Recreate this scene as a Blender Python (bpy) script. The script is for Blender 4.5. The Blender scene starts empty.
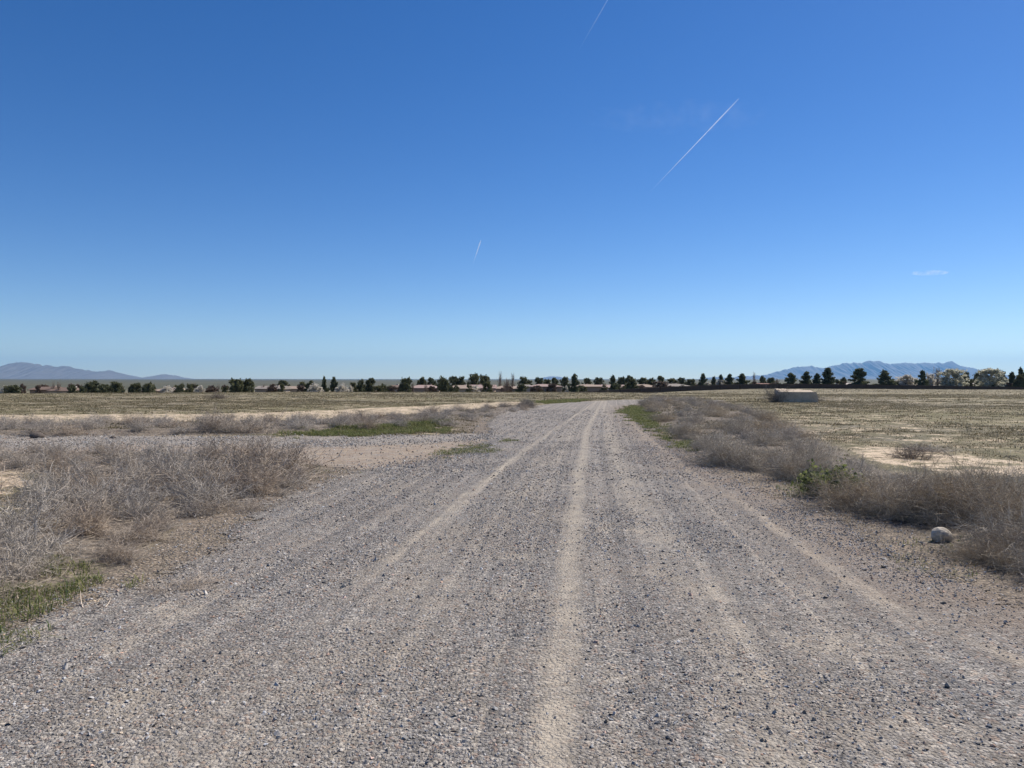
import bpy, math, random
import numpy as np
from math import radians as R, sin, cos, pi

random.seed(7)
RNG = np.random.default_rng(7)
SC = bpy.context.scene
COL = SC.collection
F, VH, CAMZ = 745.0, 381.5, 1.6      # focal length in px of a 1024 wide frame, eye level row, eye height


def G(u, v, z=0.0):
    """ground point under a picture position, flat plain at height z"""
    d = (CAMZ - z) * F / (v - VH)
    return ((u - 512) * d / F, d)


def smooth(a, b, x):
    t = np.clip((x - a) / (b - a), 0, 1)
    return t * t * (3 - 2 * t)


# ------------------------------------------------------------------ noise
def _hash(ix, iy, s):
    h = (ix.astype(np.int64) * 374761393 + iy.astype(np.int64) * 668265263 + s * 1442695041) & 0x7fffffff
    h = ((h ^ (h >> 13)) * 1274126177) & 0x7fffffff
    return ((h ^ (h >> 16)) & 0xffff) / 65535.0


def vnoise(x, y, s=0):
    ix, iy = np.floor(x), np.floor(y)
    fx, fy = x - ix, y - iy
    fx, fy = fx * fx * (3 - 2 * fx), fy * fy * (3 - 2 * fy)
    a, b = _hash(ix, iy, s), _hash(ix + 1, iy, s)
    c, d = _hash(ix, iy + 1, s), _hash(ix + 1, iy + 1, s)
    return (a * (1 - fx) + b * fx) * (1 - fy) + (c * (1 - fx) + d * fx) * fy


def fbm(x, y, s=0, o=4):
    r, a, t = 0, 1.0, 0
    for k in range(o):
        r = r + a * vnoise(x * 2 ** k, y * 2 ** k, s + k * 17)
        t += a
        a *= .5
    return r / t


# ------------------------------------------------------------------ polygons in plan
def poly(pts):
    return np.array([G(u, v) for u, v in pts])


def sdf(P, x, y):
    """signed distance to a plan polygon, positive inside"""
    x, y = np.asarray(x, float), np.asarray(y, float)
    best = np.full(x.shape, 1e18)
    ins = np.zeros(x.shape, bool)
    n = len(P)
    for i in range(n):
        ax, ay = P[i]
        bx, by = P[(i + 1) % n]
        ex, ey = bx - ax, by - ay
        t = np.clip(((x - ax) * ex + (y - ay) * ey) / (ex * ex + ey * ey + 1e-12), 0, 1)
        dx, dy = x - ax - t * ex, y - ay - t * ey
        best = np.minimum(best, dx * dx + dy * dy)
        if ay != by:
            c = ((ay > y) != (by > y)) & (x < ex * (y - ay) / (by - ay) + ax)
            ins ^= c
    d = np.sqrt(best)
    return np.where(ins, d, -d)


LEFT_BANK = poly([(-260, 690), (-60, 650), (0, 605), (100, 562), (150, 524), (225, 507), (297, 494), (306, 474), (282, 463),
                  (200, 459), (100, 455), (0, 454), (-260, 452)])
SAND_HOLE = poly([(-260, 486), (-260, 575), (-60, 575), (30, 528), (44, 500), (40, 482), (0, 476), (-60, 476)])
RIGHT_BANK = poly([(1150, 640), (1060, 592), (1000, 562), (950, 535), (905, 512), (858, 506), (800, 478), (752, 466), (707, 456),
                   (684, 438), (668, 424), (652, 412), (638, 404.5), (650, 400.5), (690, 400), (730, 406), (762, 418), (800, 437), (860, 470),
                   (930, 492), (1000, 506), (1060, 514), (1200, 524)])
BACK_STRIP = poly([(-300, 438), (0, 437), (200, 435), (300, 433), (400, 431), (452, 427), (500, 415), (545, 407.5), (522, 405.5),
                   (455, 412), (380, 418), (280, 423), (0, 426), (-300, 427)])
SAND = [poly([(-200, 482), (-200, 520), (0, 506), (40, 492), (34, 480), (0, 474)]),
        poly([(-200, 426), (0, 424), (130, 423.5), (280, 421), (400, 416), (470, 409.5), (540, 402.5), (525, 401.5), (440, 405),
              (330, 410), (200, 414), (0, 415), (-200, 416)]),
        poly([(845, 447), (920, 449), (1024, 462), (1150, 468), (1150, 484), (1024, 477), (935, 472), (860, 460)]),
        poly([(775, 430), (800, 428), (820, 432), (800, 437), (775, 436)]),
        poly([(0, 640), (60, 600), (140, 585), (150, 600), (60, 640), (0, 690), (-60, 690)])]
GREEN = [  # plan polygon, blades per square metre, blade height
    (poly([(619, 412), (632, 405), (650, 412), (668, 428), (692, 447), (702, 453), (684, 450), (655, 434), (632, 421)]), 380, .13),
    (poly([(272, 436), (320, 431), (390, 428), (430, 422), (458, 425), (440, 433), (380, 436), (300, 438)]), 380, .17),
    (poly([(430, 455), (452, 449), (500, 440), (516, 438), (505, 444), (480, 454), (445, 458)]), 420, .10),
    (poly([(300, 472), (335, 464), (352, 466), (345, 476), (320, 482), (302, 482)]), 120, .06),
    (poly([(-60, 640), (-20, 600), (20, 580), (70, 562), (108, 556), (112, 572), (64, 594), (24, 618), (-20, 646)]), 620, .16),
    (poly([(765, 482), (800, 478), (850, 488), (852, 498), (800, 498), (772, 492)]), 220, .09),
    (poly([(900, 540), (960, 540), (1030, 575), (1060, 590), (1040, 600), (980, 590), (930, 570)]), 130, .08),
    (poly([(520, 402), (575, 399.5), (592, 400), (580, 402.5), (545, 404)]), 60, .2),
    (poly([(190, 545), (240, 535), (250, 545), (200, 556)]), 120, .05),
    (poly([(840, 505), (880, 515), (890, 535), (850, 525)]), 100, .06),
]


# ------------------------------------------------------------------ terrain
def bank(x, y):
    return np.maximum(smooth(-.3, .7, sdf(LEFT_BANK, x, y)) * .10, np.maximum(
        smooth(-.3, .8, sdf(RIGHT_BANK, x, y)) * .16, smooth(-.4, .8, sdf(BACK_STRIP, x, y)) * .12))


def height(x, y):
    x, y = np.asarray(x, float), np.asarray(y, float)
    d = np.hypot(x, y)
    ang = np.where(y > 1, x / np.maximum(y, 1), np.sign(x) * 2)
    w = smooth(-.02, .36, ang)
    left = -5.2 * smooth(112, 235, d)
    right = -1.55 * np.clip((d - 60) / 275, 0, 1) - 2.2 * smooth(340, 460, d)
    z = left * (1 - w) + right * w + .0034 * np.clip(d - 1500, 0, None)
    near = 1 - smooth(60, 110, d)
    z = z + near * (fbm(x * .35, y * .35, 3, 3) - .5) * .09 * smooth(3.5, 7, np.abs(x - .08 * y)) + (fbm(x * .03, y * .03, 5, 2) - .5) * .25 * smooth(40, 90, d)
    m = near > 0
    b = np.zeros(x.shape)
    if np.any(m):
        b[m] = bank(x[m], y[m]) * near[m]
    return z + b


def hz(x, y):
    return float(height(np.array([x]), np.array([y]))[0])


# road: pairs of (left edge, right edge)
def pair(l, r):
    return (G(*l), G(*r))


ROAD = [((-4.2, -3.0), (4.2, -3.0)), ((-3.8, 2.0), (4.0, 2.0)), ((-3.3, 4.4), (3.75, 4.4)), ((-2.75, 6.6), (3.45, 6.6)), ((-3.1, 9), (3.75, 8.8)),
        ((-3.05, 11), (3.65, 11)), ((-2.7, 13.2), (3.6, 13.5)), ((-1.3, 15.6), (3.7, 16)), ((-.8, 18.5), (4.0, 19)), ((-.7, 23), (4.35, 23)),
        ((-.9, 30), (5.0, 30)), ((.0, 40), (5.9, 38)), ((2.5, 52), (7.4, 48)), ((6.6, 60), (11.0, 54.5)), ((12.5, 67), (15.5, 58.5)), ((15.5, 65.5), (17, 60.5)), ((17.5, 64.5), (18, 62.5))]
TRACKS = [[(270, 672), (330, 612), (405, 548), (470, 494), (520, 455), (560, 426), (590, 406)],
          [(553, 768), (562, 660), (568, 590), (573, 540), (580, 470), (587, 430), (600, 406)],
          [(768, 768), (740, 665), (716, 610), (690, 575), (655, 535), (630, 490), (612, 440), (605, 408)],
          [(1100, 708), (1015, 665), (900, 612), (820, 560), (745, 508), (700, 480), (650, 440), (612, 407)],
          [(285, 768), (380, 640), (450, 560), (520, 490), (560, 448), (592, 408)]]


def spl(P, n):
    """Catmull-Rom through the points"""
    P = np.asarray(P, float)
    Q = np.vstack([2 * P[0] - P[1], P, 2 * P[-1] - P[-2]])
    out = []
    for i in range(len(P) - 1):
        p0, p1, p2, p3 = Q[i:i + 4]
        for k in range(n):
            t = k / n
            out.append(.5 * (2 * p1 + (p2 - p0) * t + (2 * p0 - 5 * p1 + 4 * p2 - p3) * t * t + (3 * p1 - p0 - 3 * p2 + p3) * t ** 3))
    out.append(P[-1])
    return np.array(out)


RL, RR = spl([a for a, b in ROAD], 14), spl([b for a, b in ROAD], 14)
ROAD_POLY = np.vstack([RL, RR[::-1]])
SIDE = [((1.2, 24.0), (1.2, 13.6)), ((-.6, 23.2), (-.8, 13.4)), ((-2.2, 22.3), (-2.4, 13.3)), ((-4, 21.9), (-4.2, 14.6)), ((-6.5, 21.7), (-6.5, 16.2)), ((-10, 21.6), (-10, 16.7)),
        ((-16, 21.7), (-16, 16.9)), ((-30, 22), (-30, 17.2)), ((-60, 23), (-60, 18))]
SL, SR = spl([a for a, b in SIDE], 10), spl([b for a, b in SIDE], 10)
SIDE_POLY = np.vstack([SL, SR[::-1]])


DIRT = poly([(270, 474), (255, 452), (340, 447), (420, 444), (480, 440), (512, 439), (500, 443), (452, 453), (410, 464), (345, 476)])


def track_x(i, y):
    P = np.array([G(*p) for p in TRACKS[i]])
    P = P[np.argsort(P[:, 1])]
    s0 = (P[1] - P[0])
    r = np.interp(y, P[:, 1], P[:, 0])
    r = np.where(y < P[0, 1], P[0, 0] + (y - P[0, 1]) * s0[0] / s0[1], r)
    s1 = P[-1] - P[-2]
    return np.where(y > P[-1, 1], P[-1, 0] + (y - P[-1, 1]) * s1[0] / s1[1], r)


# ------------------------------------------------------------------ mesh building
def build(name, V, faces, mat=None, parent=None, attrs=None, smooth_=False, loops=None):
    """faces: list of (n,k) index arrays"""
    V = np.asarray(V, np.float32)
    me = bpy.data.meshes.new(name)
    me.vertices.add(len(V))
    me.vertices.foreach_set('co', V.ravel())
    if not isinstance(faces, list):
        faces = [faces]
    faces = [np.asarray(f, np.int32) for f in faces if len(f)]
    flat = np.concatenate([f.ravel() for f in faces])
    sizes = np.concatenate([np.full(len(f), f.shape[1], np.int32) for f in faces])
    starts = np.concatenate([[0], np.cumsum(sizes)[:-1]]).astype(np.int32)
    me.loops.add(len(flat))
    me.loops.foreach_set('vertex_index', flat)
    me.polygons.add(len(sizes))
    me.polygons.foreach_set('loop_start', starts)
    me.polygons.foreach_set('loop_total', sizes)
    me.polygons.foreach_set('use_smooth', np.full(len(sizes), bool(smooth_)))
    for k, a in (attrs or {}).items():
        a = np.asarray(a, np.float32)
        if a.ndim == 1:
            me.attributes.new(k, 'FLOAT', 'POINT').data.foreach_set('value', a)
        else:
            me.attributes.new(k, 'FLOAT_VECTOR', 'POINT').data.foreach_set('vector', a.ravel())
    me.update(calc_edges=True)
    me.validate()
    if mat:
        me.materials.append(mat)
    o = bpy.data.objects.new(name, me)
    COL.objects.link(o)
    if parent:
        o.parent = parent
    return o


def tag(o, label=None, cat=None, group=None, kind=None):
    if label: o['label'] = label
    if cat: o['category'] = cat
    if group: o['group'] = group
    if kind: o['kind'] = kind
    return o


def empty(name, loc):
    o = bpy.data.objects.new(name, None)
    o.location = loc
    o.empty_display_size = .2
    COL.objects.link(o)
    return o


def copy_tree(o, parent=None):
    c = o.copy()
    COL.objects.link(c)
    if parent: c.parent = parent
    for ch in list(o.children):
        copy_tree(ch, c)
    return c


def grid_faces(nr, nc):
    i = np.arange((nr - 1) * nc).reshape(nr - 1, nc)[:, :-1].ravel()
    return np.stack([i, i + 1, i + nc + 1, i + nc], 1)


# ------------------------------------------------------------------ node helpers
class NT:
    def __init__(self, tree):
        self.t = tree

    def n(self, typ, ins=None, **kw):
        nd = self.t.nodes.new(typ)
        for k, v in kw.items():
            setattr(nd, k, v)
        for k, v in (ins or {}).items():
            self.set(nd.inputs[k], v)
        return nd

    def set(self, sock, v):
        if hasattr(v, 'is_linked') or hasattr(v, 'links'):
            self.t.links.new(v, sock)
        else:
            if isinstance(v, tuple) and len(v) == 3 and sock.type == 'RGBA':
                v = v + (1,)
            sock.default_value = v

    def attr(self, name):
        return self.n('ShaderNodeAttribute', attribute_name=name).outputs['Fac']

    def pos(self):
        return self.n('ShaderNodeNewGeometry').outputs['Position']

    def math(self, op, a, b=0.0, clamp=False):
        nd = self.n('ShaderNodeMath', operation=op, use_clamp=clamp)
        self.set(nd.inputs[0], a)
        self.set(nd.inputs[1], b)
        return nd.outputs[0]

    def noise(self, vec, scale, detail=4, rough=.6, dist=0.0):
        return self.n('ShaderNodeTexNoise', {'Vector': vec, 'Scale': scale, 'Detail': detail, 'Roughness': rough, 'Distortion': dist}).outputs['Fac']

    def ramp(self, x, a, b, c=0.0, d=1.0, sm=True):
        nd = self.n('ShaderNodeMapRange', {'Value': x, 'From Min': a, 'From Max': b, 'To Min': c, 'To Max': d})
        nd.interpolation_type = 'SMOOTHSTEP' if sm else 'LINEAR'
        return nd.outputs['Result']

    def mix(self, f, a, b, blend='MIX'):
        nd = self.n('ShaderNodeMix', data_type='RGBA', blend_type=blend)
        self.set(nd.inputs['Factor'], f)
        self.set(nd.inputs['A'], a)
        self.set(nd.inputs['B'], b)
        return nd.outputs['Result']

    def bump(self, h, strength, dist):
        return self.n('ShaderNodeBump', {'Height': h, 'Strength': strength, 'Distance': dist}).outputs['Normal']


def material(name):
    m = bpy.data.materials.new(name)
    m.use_nodes = True
    t = NT(m.node_tree)
    b = m.node_tree.nodes['Principled BSDF']
    b.inputs['Roughness'].default_value = .9
    b.inputs['Specular IOR Level'].default_value = .2
    return m, t, b


def simple(name, col, var=.25, scale=3.0, rough=.85, bump=0, attr=None, objrand=0.0, spec=.2, trans=0):
    """a plain material whose colour wanders a little; attr: a per piece random number"""
    m, t, b = material(name)
    c = t.n('ShaderNodeRGB').outputs[0]
    c.default_value = (*col, 1)
    f = t.noise(t.n('ShaderNodeTexCoord').outputs['Object'], scale, 5)
    v = t.ramp(f, .25, .75, 1 - var, 1 + var, False)
    if attr:
        v = t.math('MULTIPLY', v, t.ramp(t.attr(attr), 0, 1, .55, 1.5, False))
    if objrand:
        v = t.math('MULTIPLY', v, t.ramp(t.n('ShaderNodeObjectInfo').outputs['Random'], 0, 1, 1 - objrand, 1 + objrand, False))
    nd = t.n('ShaderNodeVectorMath', operation='SCALE')
    t.set(nd.inputs[0], c)
    t.set(nd.inputs['Scale'], v)
    t.set(b.inputs['Base Color'], nd.outputs[0])
    b.inputs['Roughness'].default_value = rough
    b.inputs['Specular IOR Level'].default_value = spec
    if bump:
        t.set(b.inputs['Normal'], t.bump(f, .6, bump))
    return m


# colours of one gravel grain
def grains(t, p, scale, seed=0):
    v = t.n('ShaderNodeTexVoronoi', {'Vector': p, 'Scale': scale, 'Randomness': 1.0}, voronoi_dimensions='3D', feature='F1')
    sep = t.n('ShaderNodeSeparateColor', {'Color': v.outputs['Color']})
    return v.outputs['Distance'], sep.outputs[0], sep.outputs[1]


def gravel_colour(t, p, dusty):
    d1, r1, g1 = grains(t, p, 48)
    d2, r2, g2 = grains(t, p, 120)
    cr = t.n('ShaderNodeValToRGB')
    e = cr.color_ramp
    e.elements[0].color = (.06, .055, .05, 1)
    e.elements[1].color = (.66, .61, .545, 1)
    e.elements[1].position = 1
    for pos, c in ((.25, (.12, .113, .107)), (.5, (.225, .213, .20)), (.8, (.36, .335, .305))):
        q = e.elements.new(pos)
        q.color = (*c, 1)
    t.set(cr.inputs[0], t.math('ADD', t.math('MULTIPLY', r1, .62), t.math('MULTIPLY', r2, .38)))
    col = cr.outputs[0]
    col = t.mix(t.ramp(g1, .82, .95, 0, .55), col, (.30, .20, .15))
    big = t.noise(p, .9, 5)
    col = t.mix(t.ramp(big, .3, .7, .0, .40), col, t.mix(r2, (.15, .125, .10), (.40, .335, .26)))
    fine = t.noise(p, 160, 3)
    dust = t.mix(fine, (.35, .30, .235), (.54, .47, .375))
    col = t.mix(dusty, col, dust)
    h = t.math('SUBTRACT', 1.0, t.math('MULTIPLY', d1, 1.0))
    h = t.math('ADD', h, t.math('MULTIPLY', t.math('SUBTRACT', 1.0, d2), .35))
    h = t.math('ADD', h, t.math('MULTIPLY', t.noise(p, 9, 4), 1.2))
    return col, h


def edge_cut(t, m, b, sep_, p, attr='edge', amt=.7):
    """the sheet thins out into single stones towards its rim"""
    e = t.math('ADD', t.attr(attr), t.math('MULTIPLY', t.math('SUBTRACT', t.noise(p, 2.2, 6, .7), .5), amt * 1.6))
    e = t.math('ADD', e, t.math('MULTIPLY', t.math('SUBTRACT', t.noise(p, 40, 2, .6), .5), amt))
    a = t.math('GREATER_THAN', e, 0.0)
    t.set(b.inputs['Alpha'], a)


# ------------------------------------------------------------------ materials: ground
def mat_ground():
    m, t, b = material('desert soil and weeds')
    p = t.pos()
    n_big = t.noise(p, .045, 6, .62)
    n_mid = t.noise(p, .35, 6, .65, .4)
    n_small = t.noise(p, 2.6, 6, .7)
    n_fine = t.noise(p, 18, 5, .7)
    soil = t.mix(t.ramp(n_small, .3, .7), (.18, .145, .097), (.35, .285, .195))
    weeds = t.mix(t.ramp(n_fine, .35, .65), (.085, .082, .032), (.225, .205, .09))
    grey = t.mix(t.ramp(n_fine, .3, .7), (.10, .088, .075), (.235, .20, .17))
    f_weed = t.ramp(t.math('ADD', t.math('MULTIPLY', n_mid, .55), t.math('MULTIPLY', n_small, .45)), .38, .55)
    col = t.mix(t.math('MULTIPLY', f_weed, .85), soil, weeds)
    f_grey = t.ramp(t.math('ADD', t.math('MULTIPLY', n_big, .6), t.math('MULTIPLY', n_mid, .4)), .47, .58)
    col = t.mix(t.math('MULTIPLY', f_grey, .7), col, grey)
    # bare pale sand shows between the weeds in wind-blown patches
    sandc = t.mix(t.ramp(n_fine, .3, .7), (.40, .31, .21), (.68, .55, .40))
    f_bare = t.ramp(t.noise(p, .16, 6, .68, .6), .60, .64)
    col = t.mix(t.math('MULTIPLY', f_bare, .75), col, sandc)
    flecks = t.ramp(t.noise(p, 1.5, 7, .68, .5), .525, .56)
    flecks = t.math('MULTIPLY', flecks, t.ramp(t.noise(p, .11, 5, .65), .40, .56, .25, .95))
    col = t.mix(flecks, col, sandc)
    olive = t.math('MAXIMUM', t.ramp(t.noise(p, .9, 7, .7, .3), .50, .54, 0, .65), t.ramp(t.noise(p, 5.5, 4, .65, .3), .53, .60, 0, .8))
    col = t.mix(olive, col, t.mix(n_fine, (.045, .043, .017), (.125, .112, .05)))
    sd = t.math('ADD', t.attr('sand'), t.math('MULTIPLY', t.math('SUBTRACT', t.noise(p, 1.3, 6, .7), .52), 1.5))
    f_sand = t.ramp(sd, -.05, .16)
    f_sand = t.math('MULTIPLY', f_sand, t.ramp(t.noise(p, 1.7, 7, .7), .44, .51, .05, 1))
    col = t.mix(f_sand, col, sandc)
    # litter and darker soil under the brush
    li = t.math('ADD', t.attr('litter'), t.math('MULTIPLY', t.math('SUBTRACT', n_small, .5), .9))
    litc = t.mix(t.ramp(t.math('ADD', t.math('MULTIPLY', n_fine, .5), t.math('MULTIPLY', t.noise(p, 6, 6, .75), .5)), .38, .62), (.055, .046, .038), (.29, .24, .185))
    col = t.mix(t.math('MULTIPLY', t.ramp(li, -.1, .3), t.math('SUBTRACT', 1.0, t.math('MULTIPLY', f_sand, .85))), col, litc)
    # gravelly verge beside the road
    d1, r1, g1 = grains(t, p, 38)
    vg = t.mix(r1, (.09, .075, .065), (.36, .29, .23))
    lm = t.ramp(li, -.1, .3)
    ve = t.math('ADD', t.math('SUBTRACT', t.attr('verge'), t.math('MULTIPLY', lm, .6)), t.math('MULTIPLY', t.math('SUBTRACT', n_small, .5), .8))
    col = t.mix(t.math('MULTIPLY', t.math('MULTIPLY', t.ramp(ve, -.2, .35), .8), t.math('SUBTRACT', 1.0, t.math('MULTIPLY', f_sand, .9))), col, vg)
    # far off the plain carries dark creosote scrub
    far = t.math('MULTIPLY', t.attr('far'), t.ramp(t.noise(p, .004, 4), .25, .6, .7, 1))
    scrub = t.mix(t.noise(p, .0016, 5), (.055, .06, .038), (.105, .1, .065))
    col = t.mix(far, col, scrub)
    t.set(b.inputs['Base Color'], col)
    h = t.math('ADD', t.math('MULTIPLY', n_small, .6), t.math('MULTIPLY', n_fine, .35))
    h = t.math('ADD', h, t.math('MULTIPLY', t.math('SUBTRACT', 1.0, d1), t.math('MULTIPLY', t.ramp(ve, -.2, .35), .35)))
    t.set(b.inputs['Normal'], t.bump(h, .8, .08))
    return m


def mat_road():
    m, t, b = material('grey road gravel')
    p = t.pos()
    wob = t.math('MULTIPLY', t.math('SUBTRACT', t.noise(p, .9, 4), .5), .30)
    patch = t.noise(p, 2.3, 6, .7)
    total = None
    for i, (w, s) in enumerate(((.11, .75), (.135, .86), (.28, .5), (.10, .7), (.4, .35))):
        x = t.math('ABSOLUTE', t.math('ADD', t.attr('track%d' % i), wob))
        f = t.ramp(x, w * .25, w * 1.25, s, 0)
        f = t.math('MULTIPLY', f, t.ramp(patch, .38, .6, (.35, .45)[i] if i < 2 else .2, 1))
        if i == 0: f = t.math('MULTIPLY', f, t.ramp(t.n('ShaderNodeSeparateXYZ', {'Vector': p}).outputs[1], 5.2, 7.2, .25, 1))
        total = f if total is None else t.math('MAXIMUM', total, f)
    bare = t.ramp(t.noise(p, .7, 6, .72), .52, .62, 0, .55)
    total = t.math('MAXIMUM', total, t.math('MULTIPLY', bare, t.ramp(patch, .4, .6)))
    cx = t.n('ShaderNodeCombineXYZ', {'X': t.math('ADD', t.math('MULTIPLY', t.attr('track1'), 3.2), t.math('MULTIPLY', wob, 1.2))}).outputs[0]
    band = t.ramp(t.noise(cx, 2.1, 4, .65), .54, .68, 0, .6)
    total = t.math('MAXIMUM', total, t.math('MULTIPLY', band, t.ramp(t.noise(p, 1.1, 6, .7), .40, .58)))
    total = t.math('MULTIPLY', total, t.ramp(t.noise(p, 55, 2), .35, .6, .6, 1))
    col, h = gravel_colour(t, p, total)
    # long streaks dragged by tyres
    st = t.math('ADD', t.math('MULTIPLY', t.attr('track1'), 3.2), t.math('MULTIPLY', wob, 1.2))
    cx = t.n('ShaderNodeCombineXYZ', {'X': st}).outputs[0]
    sn = t.noise(cx, 1.6, 4, .6)
    col = t.mix(1.0, col, t.n('ShaderNodeCombineXYZ', {'X': t.ramp(sn, .3, .7, .74, 1.2), 'Y': t.ramp(sn, .3, .7, .75, 1.19), 'Z': t.ramp(sn, .3, .7, .77, 1.16)}).outputs[0], 'MULTIPLY')
    # redder soil near the right rim
    col = t.mix(t.math('MULTIPLY', t.ramp(t.attr('rim'), 0, 1.5, .85, 0), t.ramp(patch, .3, .7, .25, 1)), col, t.mix(t.noise(p, 30, 4), (.10, .075, .06), (.33, .25, .185)))
    t.set(b.inputs['Base Color'], col)
    hh = t.math('MULTIPLY', h, t.ramp(total, 0, 1, 1, .45))
    t.set(b.inputs['Normal'], t.bump(hh, .9, .016))
    edge_cut(t, m, b, None, p)
    return m


def mat_side():
    m, t, b = material('side track dirt')
    p = t.pos()
    dirt_n = t.noise(p, 1.1, 6, .7)
    dirt = t.mix(t.ramp(t.noise(p, 2.7, 6, .7), .3, .7), (.22, .15, .10), (.40, .31, .215))
    col, h = gravel_colour(t, p, 0.15)
    f = t.math('ADD', t.attr('dirt'), t.math('MULTIPLY', t.math('SUBTRACT', dirt_n, .5), 1.2))
    col = t.mix(t.ramp(f, -.3, .4, 0, .8), col, t.mix(t.ramp(t.math('ADD', t.math('MULTIPLY', t.noise(p, 30, 3), .5), t.math('MULTIPLY', t.noise(p, 3.2, 6, .7), .5)), .42, .58, 0, .8), dirt, col))
    t.set(b.inputs['Base Color'], col)
    t.set(b.inputs['Normal'], t.bump(h, .7, .012))
    edge_cut(t, m, b, None, p)
    return m


# ------------------------------------------------------------------ ground sheet
def axis(step, near_lo, near_hi, lo, hi, g):
    a = list(np.arange(near_lo, near_hi + 1e-6, step))
    s, x = step, near_hi
    while x < hi:
        s *= g
        x = min(x + s, hi)
        a.append(x)
    s, x = step, near_lo
    while x > lo:
        s *= g
        x = max(x - s, lo)
        a.insert(0, x)
    return np.array(a)


def zone(x, y, polys, cap=1.0):
    r = np.full(x.shape, -cap)
    m = (np.abs(x) < 90) & (y < 120) & (y > -10)
    for P in polys:
        v = np.clip(sdf(P, x[m], y[m]), -cap, cap)
        r[m] = np.maximum(r[m], v)
    return r


def make_ground():
    xs = axis(.25, -16, 16, -44000, 44000, 1.05)
    ys = axis(.25, 0, 40, -1500, 44000, 1.045)
    X, Y = np.meshgrid(xs, ys)
    x, y = X.ravel(), Y.ravel()
    z = height(x, y)
    m = (np.abs(x) < 80) & (y < 100) & (y > -10)
    rs = np.full(x.shape, -9.0)
    rs[m] = sdf(ROAD_POLY, x[m], y[m])
    ss = np.full(x.shape, -9.0)
    ss[m] = sdf(SIDE_POLY, x[m], y[m])
    inside = np.maximum(rs, ss)
    z = z - .05 * smooth(.15, .6, inside)
    sand = zone(x, y, SAND)
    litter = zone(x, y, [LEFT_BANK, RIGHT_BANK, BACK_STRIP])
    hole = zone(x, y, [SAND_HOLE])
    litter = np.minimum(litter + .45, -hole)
    verge = 1 - np.abs(np.clip(rs, -3, 0)) / 1.2
    verge = np.where(rs > -3, verge, -1)
    verge = np.where(y > 30, -1, verge)
    far = smooth(300, 900, np.hypot(x, y))
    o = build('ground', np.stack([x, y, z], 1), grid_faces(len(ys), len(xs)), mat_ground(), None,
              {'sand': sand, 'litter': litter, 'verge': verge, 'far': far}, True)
    tag(o, 'sandy desert plain with low olive weeds and bare pale patches', 'ground', kind='structure')
    return o


def sheet(name, L, Rr, mat, nc, lift, extra, attrs_fn):
    n = len(L)
    w = np.hypot(*(Rr - L).T)
    ts = np.linspace(0, 1, nc)
    rows = []
    edge, rim, tt = [], [], []
    for i in range(n):
        e = extra / w[i]
        t = -e + ts * (1 + 2 * e)
        rows.append(L[i] + (Rr[i] - L[i]) * t[:, None])
        edge.append(np.minimum(t, 1 - t) * w[i])
        rim.append((1 - t) * w[i])
        tt.append(t)
    P = np.concatenate(rows)
    z = height(P[:, 0], P[:, 1]) + lift
    at = {'edge': np.concatenate(edge), 'rim': np.concatenate(rim)}
    at.update(attrs_fn(P[:, 0], P[:, 1], np.concatenate(tt)))
    return build(name, np.column_stack([P, z]), grid_faces(n, nc)[:, ::-1], mat, None, at, True)


make_ground()
ro = sheet('road', RL, RR, mat_road(), 40, .012, .55, lambda x, y, t: {'track%d' % i: x - track_x(i, y) for i in range(len(TRACKS))})
tag(ro, 'grey gravel road with pale wheel tracks running ahead and bending right', 'road', kind='structure')
so = sheet('side_track', SL, SR, mat_side(), 40, .006, .55, lambda x, y, t: {'dirt': np.maximum(np.clip(sdf(DIRT, x, y), -1, 1), (t - .62) * 2.2 * smooth(-16, -8, x) - .5 * (1 - smooth(-16, -8, x)))})
tag(so, 'short gravel and reddish dirt side track leaving the road to the left', 'track', kind='structure')


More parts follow.
